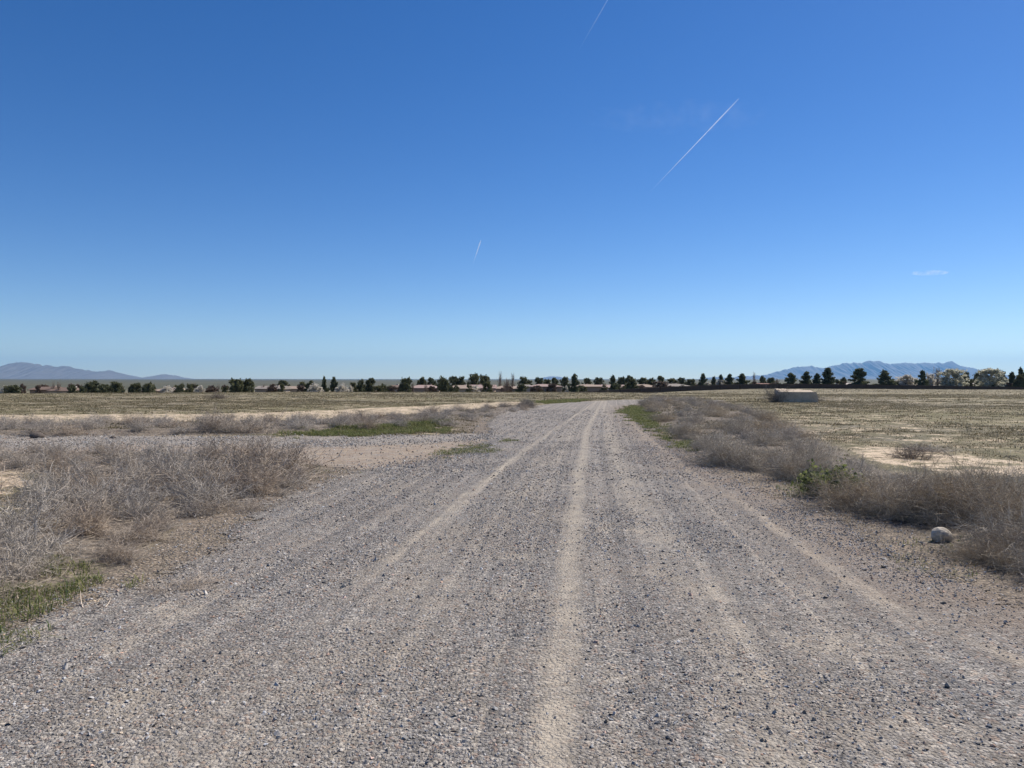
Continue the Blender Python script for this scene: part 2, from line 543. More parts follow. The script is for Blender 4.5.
# ------------------------------------------------------------------ loose gravel (stuff)
def make_gravel():
    def scatter(n, y0, y1, x0, x1):
        y = RNG.uniform(y0, y1, n)
        x = RNG.uniform(x0, x1, n)
        k = np.abs(x) < y * .76 + 1.2
        return x[k], y[k]
    px, py, ps = [], [], []
    for n, y0, y1, s0, sg, xa, xb in ((105000, 2.3, 5.5, .0046, .40, -5.5, 7.5), (95000, 5.5, 10, .006, .38, -5.5, 7.5), (60000, 10, 20, .0092, .33, -5.5, 7.5), (14000, 20, 42, .016, .3, -5.5, 7.5), (34000, 13, 23, .0125, .35, -17, -.5)):
        x, y = scatter(n, y0, y1, xa, xb)
        rs = sdf(ROAD_POLY if xb > 0 else SIDE_POLY, x, y)
        keep = RNG.random(len(x)) < np.clip(.25 + (rs + .6) * 1.0, 0.0, 1)
        keep &= rs > -1.2
        thin = np.zeros(len(x))
        for i, (w, s) in enumerate(((.15, .85), (.20, .93), (.3, .5), (.13, .7))):
            thin = np.maximum(thin, s * np.exp(-((x - track_x(i, y)) / w) ** 2))
        clump = fbm(x * 1.5, y * .8, 31, 4)
        keep &= RNG.random(len(x)) < (1 - thin) * (.35 + 1.3 * smooth(.35, .65, clump))
        if xb < 0: keep &= RNG.random(len(x)) < 1 - .8 * smooth(-.2, .6, sdf(DIRT, x, y))
        x, y = x[keep], y[keep]
        px.append(x); py.append(y)
        ps.append(s0 * np.exp(RNG.normal(0, sg, len(x))))
    x, y, s = np.concatenate(px), np.concatenate(py), np.minimum(np.concatenate(ps), .035)
    n = len(x)
    # each stone a skewed, jittered octahedron-like lump of 10 faces
    base = np.array([[1, 0, 0], [.5, .87, 0], [-.5, .87, 0], [-1, 0, 0], [-.5, -.87, 0], [.5, -.87, 0], [.25, .3, .62], [-.35, -.2, .66], [0, 0, -.6]], float)
    V = base[None] + RNG.normal(0, .17, (n, 9, 3))
    V *= RNG.uniform(.65, 1.25, (n, 1, 3)) * s[:, None, None]
    a = RNG.uniform(0, 2 * pi, n)
    ca, sa = np.cos(a)[:, None], np.sin(a)[:, None]
    vx, vy, vz = V[..., 0] * ca - V[..., 1] * sa, V[..., 0] * sa + V[..., 1] * ca, V[..., 2]
    tl, tm = RNG.normal(0, .3, (n, 1)), RNG.normal(0, .3, (n, 1))
    vz = vz + vx * tl + vy * tm
    z = height(x, y) + .012 + s * .22
    V = np.stack([vx + x[:, None], vy + y[:, None], vz + z[:, None]], 2).reshape(-1, 3)
    tri = np.array([[0, 1, 6], [1, 2, 6], [2, 7, 6], [2, 3, 7], [3, 4, 7], [4, 5, 7], [5, 6, 7], [5, 0, 6], [1, 0, 8], [2, 1, 8], [3, 2, 8], [4, 3, 8], [5, 4, 8], [0, 5, 8]])
    Fc = (tri[None] + (np.arange(n) * 9)[:, None, None]).reshape(-1, 3)
    g = np.clip(np.exp(RNG.normal(-1.25, .40, n)), .095, .56)
    warm = np.clip(RNG.normal(.06, .06, n), -.02, .35)
    c = np.stack([g * (1 + warm), g, g * (1 - warm * 1.1)], 1)
    red = RNG.random(n) < .05
    c[red] = c[red] * np.array([1.2, .85, .7])
    m, t, b = material('loose gravel stones')
    at = t.n('ShaderNodeAttribute', attribute_name='tone').outputs['Color']
    t.set(b.inputs['Base Color'], t.mix(t.ramp(t.noise(t.pos(), 220, 3), .3, .7, 0, .35), at, (.30, .26, .21)))
    o = build('gravel', V, Fc, m, None, {'tone': np.repeat(c, 9, 0)})
    tag(o, 'loose grey gravel stones lying over the road', 'gravel', kind='stuff')


make_gravel()


# ------------------------------------------------------------------ blades of grass and weeds (stuff)
def blades(x, y, z, h, width, lean, curl=.5):
    n = len(x)
    a = RNG.uniform(0, 2 * pi, n)
    dx, dy = np.cos(a), np.sin(a)
    l = np.abs(RNG.normal(0, lean, n))
    wx, wy = -dy * width * .5, dx * width * .5
    b = np.stack([x, y, z], 1)
    mid = b + np.stack([dx * l * h * .4, dy * l * h * .4, h * .6], 1)
    tip = b + np.stack([dx * l * h * (1 + curl), dy * l * h * (1 + curl), h * (1 - .25 * np.clip(l, 0, 2))], 1)
    w = np.stack([wx, wy, np.zeros(n)], 1)
    V = np.stack([b - w, b + w, mid + w * .8, mid - w * .8, tip], 1).reshape(-1, 3)
    i = (np.arange(n) * 5)[:, None]
    return V, i + np.array([[0, 1, 2, 3]]), i + np.array([[3, 2, 4]])


def leaf_mat(name, c0, c1, trans=.25):
    m, t, b = material(name)
    col = t.mix(t.attr('rnd'), c0, c1)
    t.set(b.inputs['Base Color'], col)
    b.inputs['Roughness'].default_value = .7
    tr = t.n('ShaderNodeBsdfTranslucent', {'Color': col})
    mx = t.n('ShaderNodeMixShader', {0: trans})
    t.t.links.new(b.outputs[0], mx.inputs[1])
    t.t.links.new(tr.outputs[0], mx.inputs[2])
    t.t.links.new(mx.outputs[0], m.node_tree.nodes['Material Output'].inputs['Surface'])
    return m


def in_poly(P, dens):
    lo, hi = P.min(0) - .3, P.max(0) + .3
    n = int(np.prod(hi - lo) * dens)
    x, y = RNG.uniform(lo[0], hi[0], n), RNG.uniform(lo[1], hi[1], n)
    d = sdf(P, x, y) + (fbm(x * 2.4, y * 2.4, 9, 4) - .5) * 2.2 - .12
    k = d > 0
    return x[k], y[k]


def make_grass():
    Vs, Q, T, rn = [], [], [], []
    off = 0
    for P, dens, h in GREEN:
        x, y = in_poly(P, dens * 2.6)
        if not len(x): continue
        d = np.hypot(x, y)
        hh = .62 * h * RNG.uniform(.3, 1.25, len(x)) * (.5 + 1.0 * fbm(x * 3, y * 3, 12, 2))
        V, q, t = blades(x, y, height(x, y) - .01, hh, RNG.uniform(.0035, .0065, len(x)) * (1 + d / 16), 1.0)
        Vs.append(V); Q.append(q + off); T.append(t + off); off += len(V)
        rn.append(np.repeat(np.clip(RNG.normal(.45, .3, len(x)), 0, 1), 5))
    o = build('grass', np.concatenate(Vs), [np.concatenate(Q), np.concatenate(T)], leaf_mat('spring grass', (.055, .10, .024), (.31, .29, .125), .35), None, {'rnd': np.concatenate(rn)})
    tag(o, 'patches of short green spring grass along the road edges', 'grass', kind='stuff')


def make_weeds():
    """low dry weeds over the fields"""
    xs, ys, hs = [], [], []
    for n, y0, y1, h in ((26000, 8, 24, .042), (95000, 22, 62, .06), (60000, 58, 118, .09), (16000, 118, 320, .17)):
        y = np.sqrt(RNG.uniform(y0 ** 2, y1 ** 2, n))
        x = y * RNG.uniform(-.80, .80, n)
        k = (sdf(ROAD_POLY, x, y) < -.5) & (sdf(SIDE_POLY, x, y) < -.3)
        if y0 > 100: k &= x / y > .05
        cl = .3 * fbm(x * .09, y * .09, 40, 3) + .35 * fbm(x * .5, y * .5, 41, 4) + .35 * fbm(x * 2.4, y * 2.4, 47, 2)
        k &= RNG.random(n) < smooth(.43, .58, cl)
        for P in SAND:
            k &= (sdf(P, x, y) < 0) | (RNG.random(n) < .07)
        xs.append(x[k]); ys.append(y[k]); hs.append(h * np.exp(RNG.normal(0, .3, k.sum())))
    x, y, h = np.concatenate(xs), np.concatenate(ys), np.concatenate(hs)
    nb = 8
    X, Y, H = np.repeat(x, nb), np.repeat(y, nb), np.repeat(h, nb)
    X = X + RNG.normal(0, 1, len(X)) * H * 1.7
    Y = Y + RNG.normal(0, 1, len(X)) * H * 1.7
    H = H * RNG.uniform(.4, 1.1, len(X))
    V, q, t = blades(X, Y, height(X, Y) - .01, H, H * .34, 1.3)
    rn = np.repeat(np.clip(np.repeat(RNG.random(len(x)), nb) * .7 + RNG.random(len(X)) * .3, 0, 1), 5)
    o = build('weeds', V, [q, t], leaf_mat('dry olive weeds', (.085, .075, .034), (.33, .28, .185), .25), None, {'rnd': rn})
    tag(o, 'low olive and straw coloured weeds covering the open fields', 'weeds', kind='stuff')


make_grass()
make_weeds()


# ------------------------------------------------------------------ dry shrubs
def tubes(S, D, L, r0, bend, npt=4, sides=3, up=0.0):
    """curved tapering twigs: start S, direction D, length L"""
    n = len(S)
    D = D / np.linalg.norm(D, axis=1, keepdims=True)
    B = RNG.normal(0, 1, (n, 3)) * bend[:, None] if np.ndim(bend) else RNG.normal(0, 1, (n, 3)) * bend
    B[:, 2] += up
    t = np.linspace(0, 1, npt)
    P = S[:, None] + (D[:, None] * t[None, :, None] + B[:, None] * (t ** 2)[None, :, None]) * L[:, None, None]
    tang = D + B
    ref = np.where(np.abs(tang[:, 2:3]) > .9 * np.linalg.norm(tang, axis=1, keepdims=True), np.array([[1., 0, 0]]), np.array([[0, 0, 1.]]))
    U = np.cross(tang, ref)
    U /= np.linalg.norm(U, axis=1, keepdims=True) + 1e-9
    W = np.cross(tang, U)
    W /= np.linalg.norm(W, axis=1, keepdims=True) + 1e-9
    rad = r0[:, None] * np.linspace(1, .4, npt)[None]
    ring = []
    for k in range(sides):
        a = 2 * pi * k / sides
        ring.append(P + (U[:, None] * cos(a) + W[:, None] * sin(a)) * rad[..., None])
    V = np.stack(ring, 2).reshape(-1, 3)
    f = []
    for j in range(npt - 1):
        for k in range(sides):
            k2 = (k + 1) % sides
            f.append([j * sides + k, j * sides + k2, (j + 1) * sides + k2, (j + 1) * sides + k])
    Fc = (np.array(f)[None] + (np.arange(n) * npt * sides)[:, None, None]).reshape(-1, 4)
    return V, Fc, P


def join(parts):
    Vs, Fs, off = [], [], 0
    for V, Fc in parts:
        Vs.append(V); Fs.append(Fc + off); off += len(V)
    return np.concatenate(Vs), np.concatenate(Fs)


def shrub_mesh(name, mat, r=.45, h=.6, stems=44, second=8, third=3, thick=1.0, flat=False, tangle=True):
    """r radius, h height of the dome the twigs fill"""
    n = stems
    az = RNG.uniform(0, 2 * pi, n)
    el = np.arccos(RNG.uniform(.0 if not flat else -.02, .97, n))
    D = np.stack([np.cos(az) * np.sin(el) * r, np.sin(az) * np.sin(el) * r, np.cos(el) * h], 1)
    Ls = np.linalg.norm(D, axis=1) * RNG.uniform(.7, 1.05, n)
    S = np.stack([RNG.normal(0, r * .16, n), RNG.normal(0, r * .16, n), np.full(n, -.02)], 1)
    V1, F1, P1 = tubes(S, D, Ls, np.full(n, .0042 * thick), .34 if tangle else .2, 5)
    tw = []
    def spawn(P, D, L, k, frac, spread, rr, bend):
        m, npt = P.shape[0], P.shape[1]
        idx = np.repeat(np.arange(m), k)
        t = RNG.uniform(.22, 1, len(idx)) * (npt - 1)
        i0 = np.minimum(t.astype(int), npt - 2)
        fr = (t - i0)[:, None]
        St = P[idx, i0] * (1 - fr) + P[idx, i0 + 1] * fr
        Dn = D / np.linalg.norm(D, axis=1, keepdims=True)
        Dd = Dn[idx] + RNG.normal(0, spread, (len(idx), 3))
        Ld = L[idx] * RNG.uniform(.5, 1.2, len(idx)) * frac
        V, Fc, Pp = tubes(St, Dd, Ld, rr * RNG.uniform(.7, 1.2, len(idx)), bend, 4)
        return V, Fc, Pp, Dd, Ld
    V2, F2, P2, D2, L2 = spawn(P1, D, Ls, second, .46, .85 if tangle else .6, .0028 * thick, .45 if tangle else .28)
    V3, F3, P3, D3, L3 = spawn(P2, D2, L2, third, .62, 1.0 if tangle else .75, .0019 * thick, .55 if tangle else .4)
    V, Fc = join([(V1, F1), (V2, F2), (V3, F3)])
    V[:, 2] = np.maximum(V[:, 2], -.03)
    rn = np.concatenate([np.repeat(RNG.random(len(a) // k), k) for a, k in ((V1, 15), (V2, 12), (V3, 12))])
    me = build(name, V, Fc, mat, None, {'rnd': rn})
    return me


def twig_mat(name, dark, light, tint):
    m, t, b = material(name)
    col = t.mix(t.attr('rnd'), dark, light)
    r = t.n('ShaderNodeObjectInfo').outputs['Random']
    col = t.mix(t.ramp(r, .35, 1, 0, .7, False), col, t.mix(1.0, col, tint, 'MULTIPLY'))
    t.set(b.inputs['Base Color'], col)
    b.inputs['Roughness'].default_value = .8
    return m


TW = twig_mat('weathered grey twigs', (.17, .15, .128), (.62, .56, .485), (.98, .83, .68))
TWD = twig_mat('dark dry twigs', (.09, .08, .07), (.24, .21, .185), (1.0, .85, .75))
PROTO = []
for k in range(7):
    PROTO.append(shrub_mesh('dry_shrub', TW, (.46, .40, .54, .48, .36, .5, .44)[k], (.42, .50, .36, .46, .52, .32, .44)[k], 50 + 4 * (k % 3), 9, 3, 1.0 + .12 * (k % 2)))
TWB = twig_mat('brown seed stems', (.185, .155, .118), (.66, .585, .47), (.98, .86, .68))
FINE = [shrub_mesh('dry_shrub', TWB, (.58, .66, .54, .62)[k], (.40, .34, .43, .32)[k], 84, 10, 4, .8, False, k % 2 == 0) for k in range(4)]   # feathery seed-stem shrubs, right bank
DARK = [shrub_mesh('dry_shrub', TWD, .5, .45, 50, 9, 3, 1.1) for k in range(2)]
used = set()


ROCK, BUSH = G(941, 541.5), G(829, 496)


def put_shrub(x, y, sc, label, group, pool=None, zs=1.0, name=None, force=False):
    if not force and (math.hypot(x - ROCK[0] - .38, y - ROCK[1] - .3) < .38 + .42 * sc or math.hypot(x - ROCK[0], y - ROCK[1]) < .3 + .5 * sc): return
    if math.hypot(x - BUSH[0] - .05, y - BUSH[1] + .1) < .55: return
    src = random.choice(pool or PROTO)
    if src.name in used:
        o = src.copy()
        COL.objects.link(o)
    else:
        o = src
        used.add(src.name)
    if name: o.name = name
    o.location = (x, y, hz(x, y) - .01)
    o.rotation_euler = (random.uniform(-.12, .12), random.uniform(-.12, .12), random.uniform(0, 2 * pi))
    if label == LBL: zs = zs * .96
    o.scale = (sc * random.uniform(.9, 1.15), sc * random.uniform(.9, 1.15), sc * zs * random.uniform(.85, 1.15))
    return tag(o, label, 'shrub', group)


def darts(P, gap, tries=9000, avoid=None, margin=0.0):
    lo, hi = P.min(0), P.max(0)
    x, y = RNG.uniform(lo[0], hi[0], tries), RNG.uniform(lo[1], hi[1], tries)
    k = (sdf(P, x, y) > margin) & (np.abs(x) < y * .735 + .7)
    if avoid is not None: k &= sdf(avoid, x, y) < 0
    out = []
    for a, b in zip(x[k], y[k]):
        g = gap(a, b)
        if all((a - c) ** 2 + (b - d) ** 2 > g * g for c, d in out):
            out.append((a, b))
    return out


LBL = 'leafless grey shrub in the tangled dry brush on the near left roadside'
for x, y in darts(LEFT_BANK, lambda a, b: .60 if b < 11 else .74, avoid=SAND_HOLE, margin=.12):
    u = 512 + F * x / y
    back = y > 12.4
    sc = random.uniform(.5, .68) if back else random.uniform(.62, .98)
    put_shrub(x, y, sc, LBL, 'dry brush on the near left roadside')
for u, v, s in ((268, 484, 1.42), (245, 478, 1.3), (285, 478, 1.2), (222, 492, 1.15), (200, 497, 1.1)):
    put_shrub(*G(u, v), s, LBL, 'dry brush on the near left roadside')
LBR = 'feathery grey-brown shrub in the dry brush bank along the right road edge'
for x, y in darts(RIGHT_BANK, lambda a, b: .68 if b < 12 else (.90 if b < 25 else 1.3), margin=.1):
    if y < 40 and vnoise(np.array([x * .75]), np.array([y * .55]), 88)[0] < .16: continue
    sc = random.choice([.55, .66, .76, .86, .98]) * random.uniform(.88, 1.1)
    put_shrub(x, y, sc, LBR, 'dry brush along the right road edge', FINE + PROTO[:2], zs=.82)
for u, v, s in ((722, 464, 1.15), (742, 467, 1.2), (885, 512, 1.15), (912, 520, 1.2), (1010, 560, 1.1), (985, 548, .95), (860, 505, 1.0), (800, 480, 1.05), (930, 530, .9), (690, 438, 1.0), (668, 422, 1.0), (655, 412, 1.0), (648, 406, 1.1)):
    put_shrub(*G(u, v), s, LBR, 'dry brush along the right road edge', FINE, zs=.95)
for u, v, s in ((893, 516, .85), (915, 519, .9), (940, 521, .95), (962, 523, 1.0), (985, 530, .95), (1008, 539, .75), (1018, 528, 1.05), (1036, 545, .9), (1040, 560, .85), (1020, 566, .55), (960, 508, .9), (1000, 514, .95)):
    put_shrub(*G(u, v), s, LBR, 'dry brush along the right road edge', FINE, .95, None, True)
LBB = 'low grey shrub in the line of dry brush beyond the side track'
for x, y in darts(BACK_STRIP, lambda a, b: .95 if b < 30 else 1.5, margin=.05):
    put_shrub(x, y, random.uniform(.7, 1.0), LBB, 'dry brush line beyond the side track', zs=.75)
put_shrub(*G(212, 433.5), 1.35, 'largest grey shrub standing above the brush line beyond the side track', None)
put_shrub(*G(249, 433.5), 1.25, 'broad grey shrub over dark shade, beside the tallest one beyond the side track', None)
put_shrub(*G(527, 409), 1.3, 'lone dark twiggy shrub on the left edge of the far gravel road', None, DARK, .8)
put_shrub(*G(218, 398.5), 1.9, 'dark round shrub alone in the middle of the left field', None, DARK, .8)
put_shrub(*G(184, 590), .62, 'flattened heap of grey twigs lying on the near left road gravel', None, PROTO, .38)
put_shrub(*G(912, 459), .95, 'brownish shrub at the low end of the dry streak crossing the right sand', None, DARK, .6)
put_shrub(*G(925, 452), 1.0, 'thin grey shrub at the top of the dry streak crossing the right sand', None, PROTO, .5)
put_shrub(*G(778, 402.2), 2.0, 'brown tumbleweed pile against the left end of the concrete block', None, DARK, 1.25)
put_shrub(*G(816, 401.2), 1.2, 'dark tumbleweed against the right end of the concrete block', None, DARK, .9)


for edge, lab, gp, pool in (([(112, 560), (135, 545), (165, 530), (205, 517), (250, 508), (290, 499)], LBL, 'dry brush on the near left roadside', PROTO),
                           ([(1030, 572), (995, 560), (965, 545), (930, 532), (890, 518), (868, 508), (785, 482), (765, 474), (700, 456), (690, 446)], LBR, 'dry brush along the right road edge', FINE)):
    for u, v in edge:
        for k in range(2):
            gx, gy = G(u + random.uniform(-14, 14), v + random.uniform(-9, 3))
            put_shrub(gx, gy, random.uniform(.32, .66), lab, gp, pool, .8)


def make_litter():
    P = np.concatenate([np.array(in_poly(p, dn)).T for p, dn in ((LEFT_BANK, 160), (RIGHT_BANK, 50))])
    n = len(P)
    P = P + RNG.normal(0, .3, P.shape)
    k = P[:, 1] < 22
    P = P[k]
    n = len(P)
    S = np.column_stack([P, height(P[:, 0], P[:, 1]) + .012])
    a = RNG.uniform(0, 2 * pi, n)
    D = np.column_stack([np.cos(a), np.sin(a), RNG.uniform(-.02, .25, n)])
    V, Fc, _ = tubes(S, D, RNG.uniform(.06, .3, n), RNG.uniform(.0015, .004, n), .2, 4)
    o = build('twig_litter', V, Fc, TW, None, {'rnd': np.repeat(RNG.random(n), 12)})
    tag(o, 'broken dry twigs lying under the roadside brush', 'litter', kind='stuff')


make_litter()


# green bush at the right road edge
def make_green_bush(x, y):
    root = empty('green_bush', (x, y, hz(x, y)))
    tag(root, 'rounded leafy green bush at the foot of the right brush bank', 'bush')
    n = 34
    az, el = RNG.uniform(0, 2 * pi, n), np.arccos(RNG.uniform(.1, .98, n))
    D = np.stack([np.cos(az) * np.sin(el) * .42, np.sin(az) * np.sin(el) * .40, np.cos(el) * .31], 1)
    V, Fc, P = tubes(np.zeros((n, 3)), D, np.linalg.norm(D, axis=1), np.full(n, .004), .2, 5)
    build('stem', V, Fc, TWD, root, {'rnd': np.repeat(RNG.random(n), 15)})
    m = 5200
    i = RNG.integers(0, n, m)
    j = RNG.integers(1, 5, m)
    C = P[i, j] * RNG.uniform(.8, 1.08, (m, 1)) + RNG.normal(0, .055, (m, 3))
    C[:, 2] = np.abs(C[:, 2])
    V, q = quads(C, .014, 1.8)
    build('foliage', V, q, leaf_mat('bush leaves', (.06, .085, .026), (.25, .27, .10), .4), root, {'rnd': np.repeat(RNG.random(m), 4)})


def quads(C, size, asp=1.4, flat=0):
    n = len(C)
    A = RNG.normal(0, 1, (n, 3))
    A /= np.linalg.norm(A, axis=1, keepdims=True)
    B = np.cross(A, RNG.normal(0, 1, (n, 3)))
    B /= np.linalg.norm(B, axis=1, keepdims=True)
    s = (size * RNG.uniform(.6, 1.4, n))[:, None]
    V = np.stack([C - A * s * asp, C - B * s, C + A * s * asp, C + B * s], 1).reshape(-1, 3)
    return V, (np.arange(n) * 4)[:, None] + np.arange(4)[None]


make_green_bush(*G(829, 496))


# ------------------------------------------------------------------ rock at the right road edge
def lump(name, loc, size, mat, seed, parent=None):
    import bmesh
    bm = bmesh.new()
    bmesh.ops.create_icosphere(bm, subdivisions=4, radius=1)
    rg = np.random.default_rng(seed)
    cuts = []
    for k in range(11):
        d = rg.normal(0, 1, 3)
        d /= np.linalg.norm(d)
        cuts.append((d, rg.uniform(.66, .92)))
    for v in bm.verts:
        p = np.array(v.co)
        for d, c in cuts:
            e = p @ d - c
            if e > 0: p = p - d * e * .93
        q = 1 + .05 * (fbm(np.array([p[0] * 3 + 9]), np.array([p[1] * 3 + p[2] * 2.3]), seed, 3)[0] - .5)
        p = p * q
        v.co = (p[0] * size[0], p[1] * size[1], p[2] * size[2])
    me = bpy.data.meshes.new(name)
    bm.to_mesh(me)
    bm.free()
    me.materials.append(mat)
    o = bpy.data.objects.new(name, me)
    COL.objects.link(o)
    o.location = loc
    return o


rx, ry = G(941, 541.5)
rk = lump('rock', (rx, ry, hz(rx, ry) + .04), (.108, .095, .10), simple('pale limestone', (.44, .39, .32), .45, 22, .9, .03), 5)
tag(rk, 'pale rounded rock at the foot of the right brush bank', 'rock')
for u, v, s, lab in ((37, 438, .17, 'larger dark brown clod at the left end of the side track gravel'), (113, 438.5, .07, 'small brown clod on the gravel of the side track')):
    cx, cy = G(u, v)
    tag(lump('earth_clod', (cx, cy, hz(cx, cy) + s * .3), (s * 1.2, s, s * .7), simple('brown earth', (.12, .10, .085), .3, 20, .95, .02), 8), lab, 'clod')


# ------------------------------------------------------------------ boxes for built things
def box_vf(x0, x1, y0, y1, z0, z1):
    V = np.array([[x0, y0, z0], [x1, y0, z0], [x1, y1, z0], [x0, y1, z0], [x0, y0, z1], [x1, y0, z1], [x1, y1, z1], [x0, y1, z1]], float)
    return V, np.array([[0, 3, 2, 1], [4, 5, 6, 7], [0, 1, 5, 4], [1, 2, 6, 5], [2, 3, 7, 6], [3, 0, 4, 7]])


def boxes(name, bs, mat, parent=None):
    V, Fc = join([box_vf(*b) for b in bs])
    return build(name, V, Fc, mat, parent)


# ------------------------------------------------------------------ concrete block in the right field
def make_block():
    x0, y0 = G(779, 402.3)
    x1, _ = G(817, 402.3)
    w, dep, h = x1 - x0, 1.5, 1.08
    base = hz((x0 + x1) / 2, y0) - .1
    root = empty('concrete_block', (x0, y0, base))
    root.rotation_euler = (0, 0, R(-6))
    tag(root, 'long low weathered concrete block standing alone in the right field', 'concrete block')
    m, t, b = material('weathered concrete')
    p = t.n('ShaderNodeTexCoord').outputs['Object']
    n1, n2 = t.noise(p, 2.2, 6, .7), t.noise(p, 14, 5, .7)
    t.set(b.inputs['Base Color'], t.mix(t.ramp(n2, .3, .75), t.mix(t.ramp(n1, .35, .65), (.30, .235, .165), (.50, .41, .31)), (.54, .455, .36)))
    t.set(b.inputs['Normal'], t.bump(n2, .7, .03))
    # body: a subdivided prism with chipped, sagging top edges
    nx, ny, nz = 44, 18, 14
    V, Fc = [], []
    def face(fn, a, c):
        o = len(V)
        for i in range(a + 1):
            for j in range(c + 1):
                V.append(fn(i / a, j / c))
        for i in range(a):
            for j in range(c):
                k = o + i * (c + 1) + j
                Fc.append([k, k + 1, k + c + 2, k + c + 1])
    face(lambda s, q: (s * w, 0, q * h), nx, nz)
    face(lambda s, q: (s * w, dep, q * h), nx, nz)
    face(lambda s, q: (0, s * dep, q * h), ny, nz)
    face(lambda s, q: (w, s * dep, q * h), ny, nz)
    face(lambda s, q: (s * w, q * dep, h), nx, ny)
    V = np.array(V)
    ed = np.minimum(np.minimum(V[:, 0], w - V[:, 0]), np.minimum(V[:, 1], dep - V[:, 1]))
    top = smooth(h - .14, h, V[:, 2])
    nz_ = fbm(V[:, 0] * 2.6 + 3, V[:, 1] * 2.6 + V[:, 2] * 2.1, 77, 4)
    V[:, 2] += top * (V[:, 1] / dep - .5) * .24
    V[:, 2] -= top * (smooth(.12, .0, ed) * .10 * smooth(.3, .7, nz_) + V[:, 0] / w * .14 + (nz_ - .5) * .03)
    V[:, 0] -= smooth(w - .2, w, V[:, 0]) * smooth(.35, 1, V[:, 2] / h) * .28 * nz_
    V[:, 1] += (nz_ - .5) * .05
    import bmesh
    o = build('block', V, np.array(Fc), m, root)
    bm = bmesh.new()
    bm.from_mesh(o.data)
    bmesh.ops.remove_doubles(bm, verts=bm.verts, dist=.004)
    bmesh.ops.recalc_face_normals(bm, faces=bm.faces)
    bm.to_mesh(o.data)
    bm.free()
    # broken upright remnant at its left end
    k = lump('broken_end', (.12, .6, .5), (.26, .66, .62), m, 23)
    k.parent = root


make_block()


# ------------------------------------------------------------------ masonry wall
def make_wall():
    pts = [(486, 262), (560, 280), (640, 300), (720, 318), (800, 333), (900, 338), (1110, 342)]
    P = [((u - 512) * d / F, d) for u, d in pts]
    x0, y0 = P[0]
    root = empty('boundary_wall', (x0, y0, hz(x0, y0)))
    tag(root, 'long dark masonry wall closing the field in front of the houses and pines', 'wall')
    m, t, b = material('brown block masonry')
    p = t.pos()
    br = t.n('ShaderNodeTexNoise', {'Vector': p, 'Scale': .8, 'Detail': 6}).outputs['Fac']
    t.set(b.inputs['Base Color'], t.mix(br, (.05, .038, .03), (.10, .075, .06)))
    parts, caps, posts = [], [], []
    S = spl(P, 8)
    H = 2.0
    for (ax, ay), (bx, by) in zip(S[:-1], S[1:]):
        za, zb = hz(ax, ay) - .3, hz(bx, by) - .3
        def prism(off, wid, z0a, z1a, z0b, z1b):
            d = np.array([bx - ax, by - ay]); d /= np.linalg.norm(d)
            nrm = np.array([-d[1], d[0]]) * wid
            A, B = np.array([ax, ay]), np.array([bx, by])
            V = [[*(A - nrm), z0a], [*(B - nrm), z0b], [*(B + nrm), z0b], [*(A + nrm), z0a], [*(A - nrm), z1a], [*(B - nrm), z1b], [*(B + nrm), z1b], [*(A + nrm), z1a]]
            V = np.array(V) - np.array([x0, y0, root.location[2]])
            return V, box_vf(0, 1, 0, 1, 0, 1)[1]
        parts.append(prism(0, .1, za, za + H + .3, zb, zb + H + .3))
        caps.append(prism(0, .15, za + H + .303, za + H + .4, zb + H + .303, zb + H + .4))
        c = np.array([ax - x0, ay - y0, za - root.location[2]])
        posts.append(c)
    V, Fc = join(parts)
    build('block_courses', V, Fc, m, root)
    V, Fc = join(caps)
    build('coping', V, Fc, simple('coping stone', (.13, .10, .085), .2, .5), root)
    for c in posts[::2]:
        boxes('pillar', [(c[0] - .25, c[0] + .25, c[1] - .25, c[1] + .25, c[2], c[2] + H + .55)], m, root)


make_wall()


# ------------------------------------------------------------------ houses
STUCCO = [simple('stucco %d' % i, c, .1, .5) for i, c in enumerate([(.42, .35, .28), (.36, .28, .22), (.48, .43, .37)])]
ROOFS = {k: simple('roof tiles ' + k, c, .22, 1.2) for k, c in
         {'brown': (.17, .12, .095), 'tan': (.33, .255, .20), 'pink': (.34, .25, .22), 'grey': (.26, .225, .195), 'red': (.24, .13, .10), 'pale': (.46, .40, .35)}.items()}
GLASS = simple('window glass', (.03, .035, .04), .1, 1, .12, 0, None, 0, .5)
FRAME = simple('painted frames', (.55, .52, .48), .1, 1)
DOOR = simple('house door', (.16, .10, .07), .1, 1)


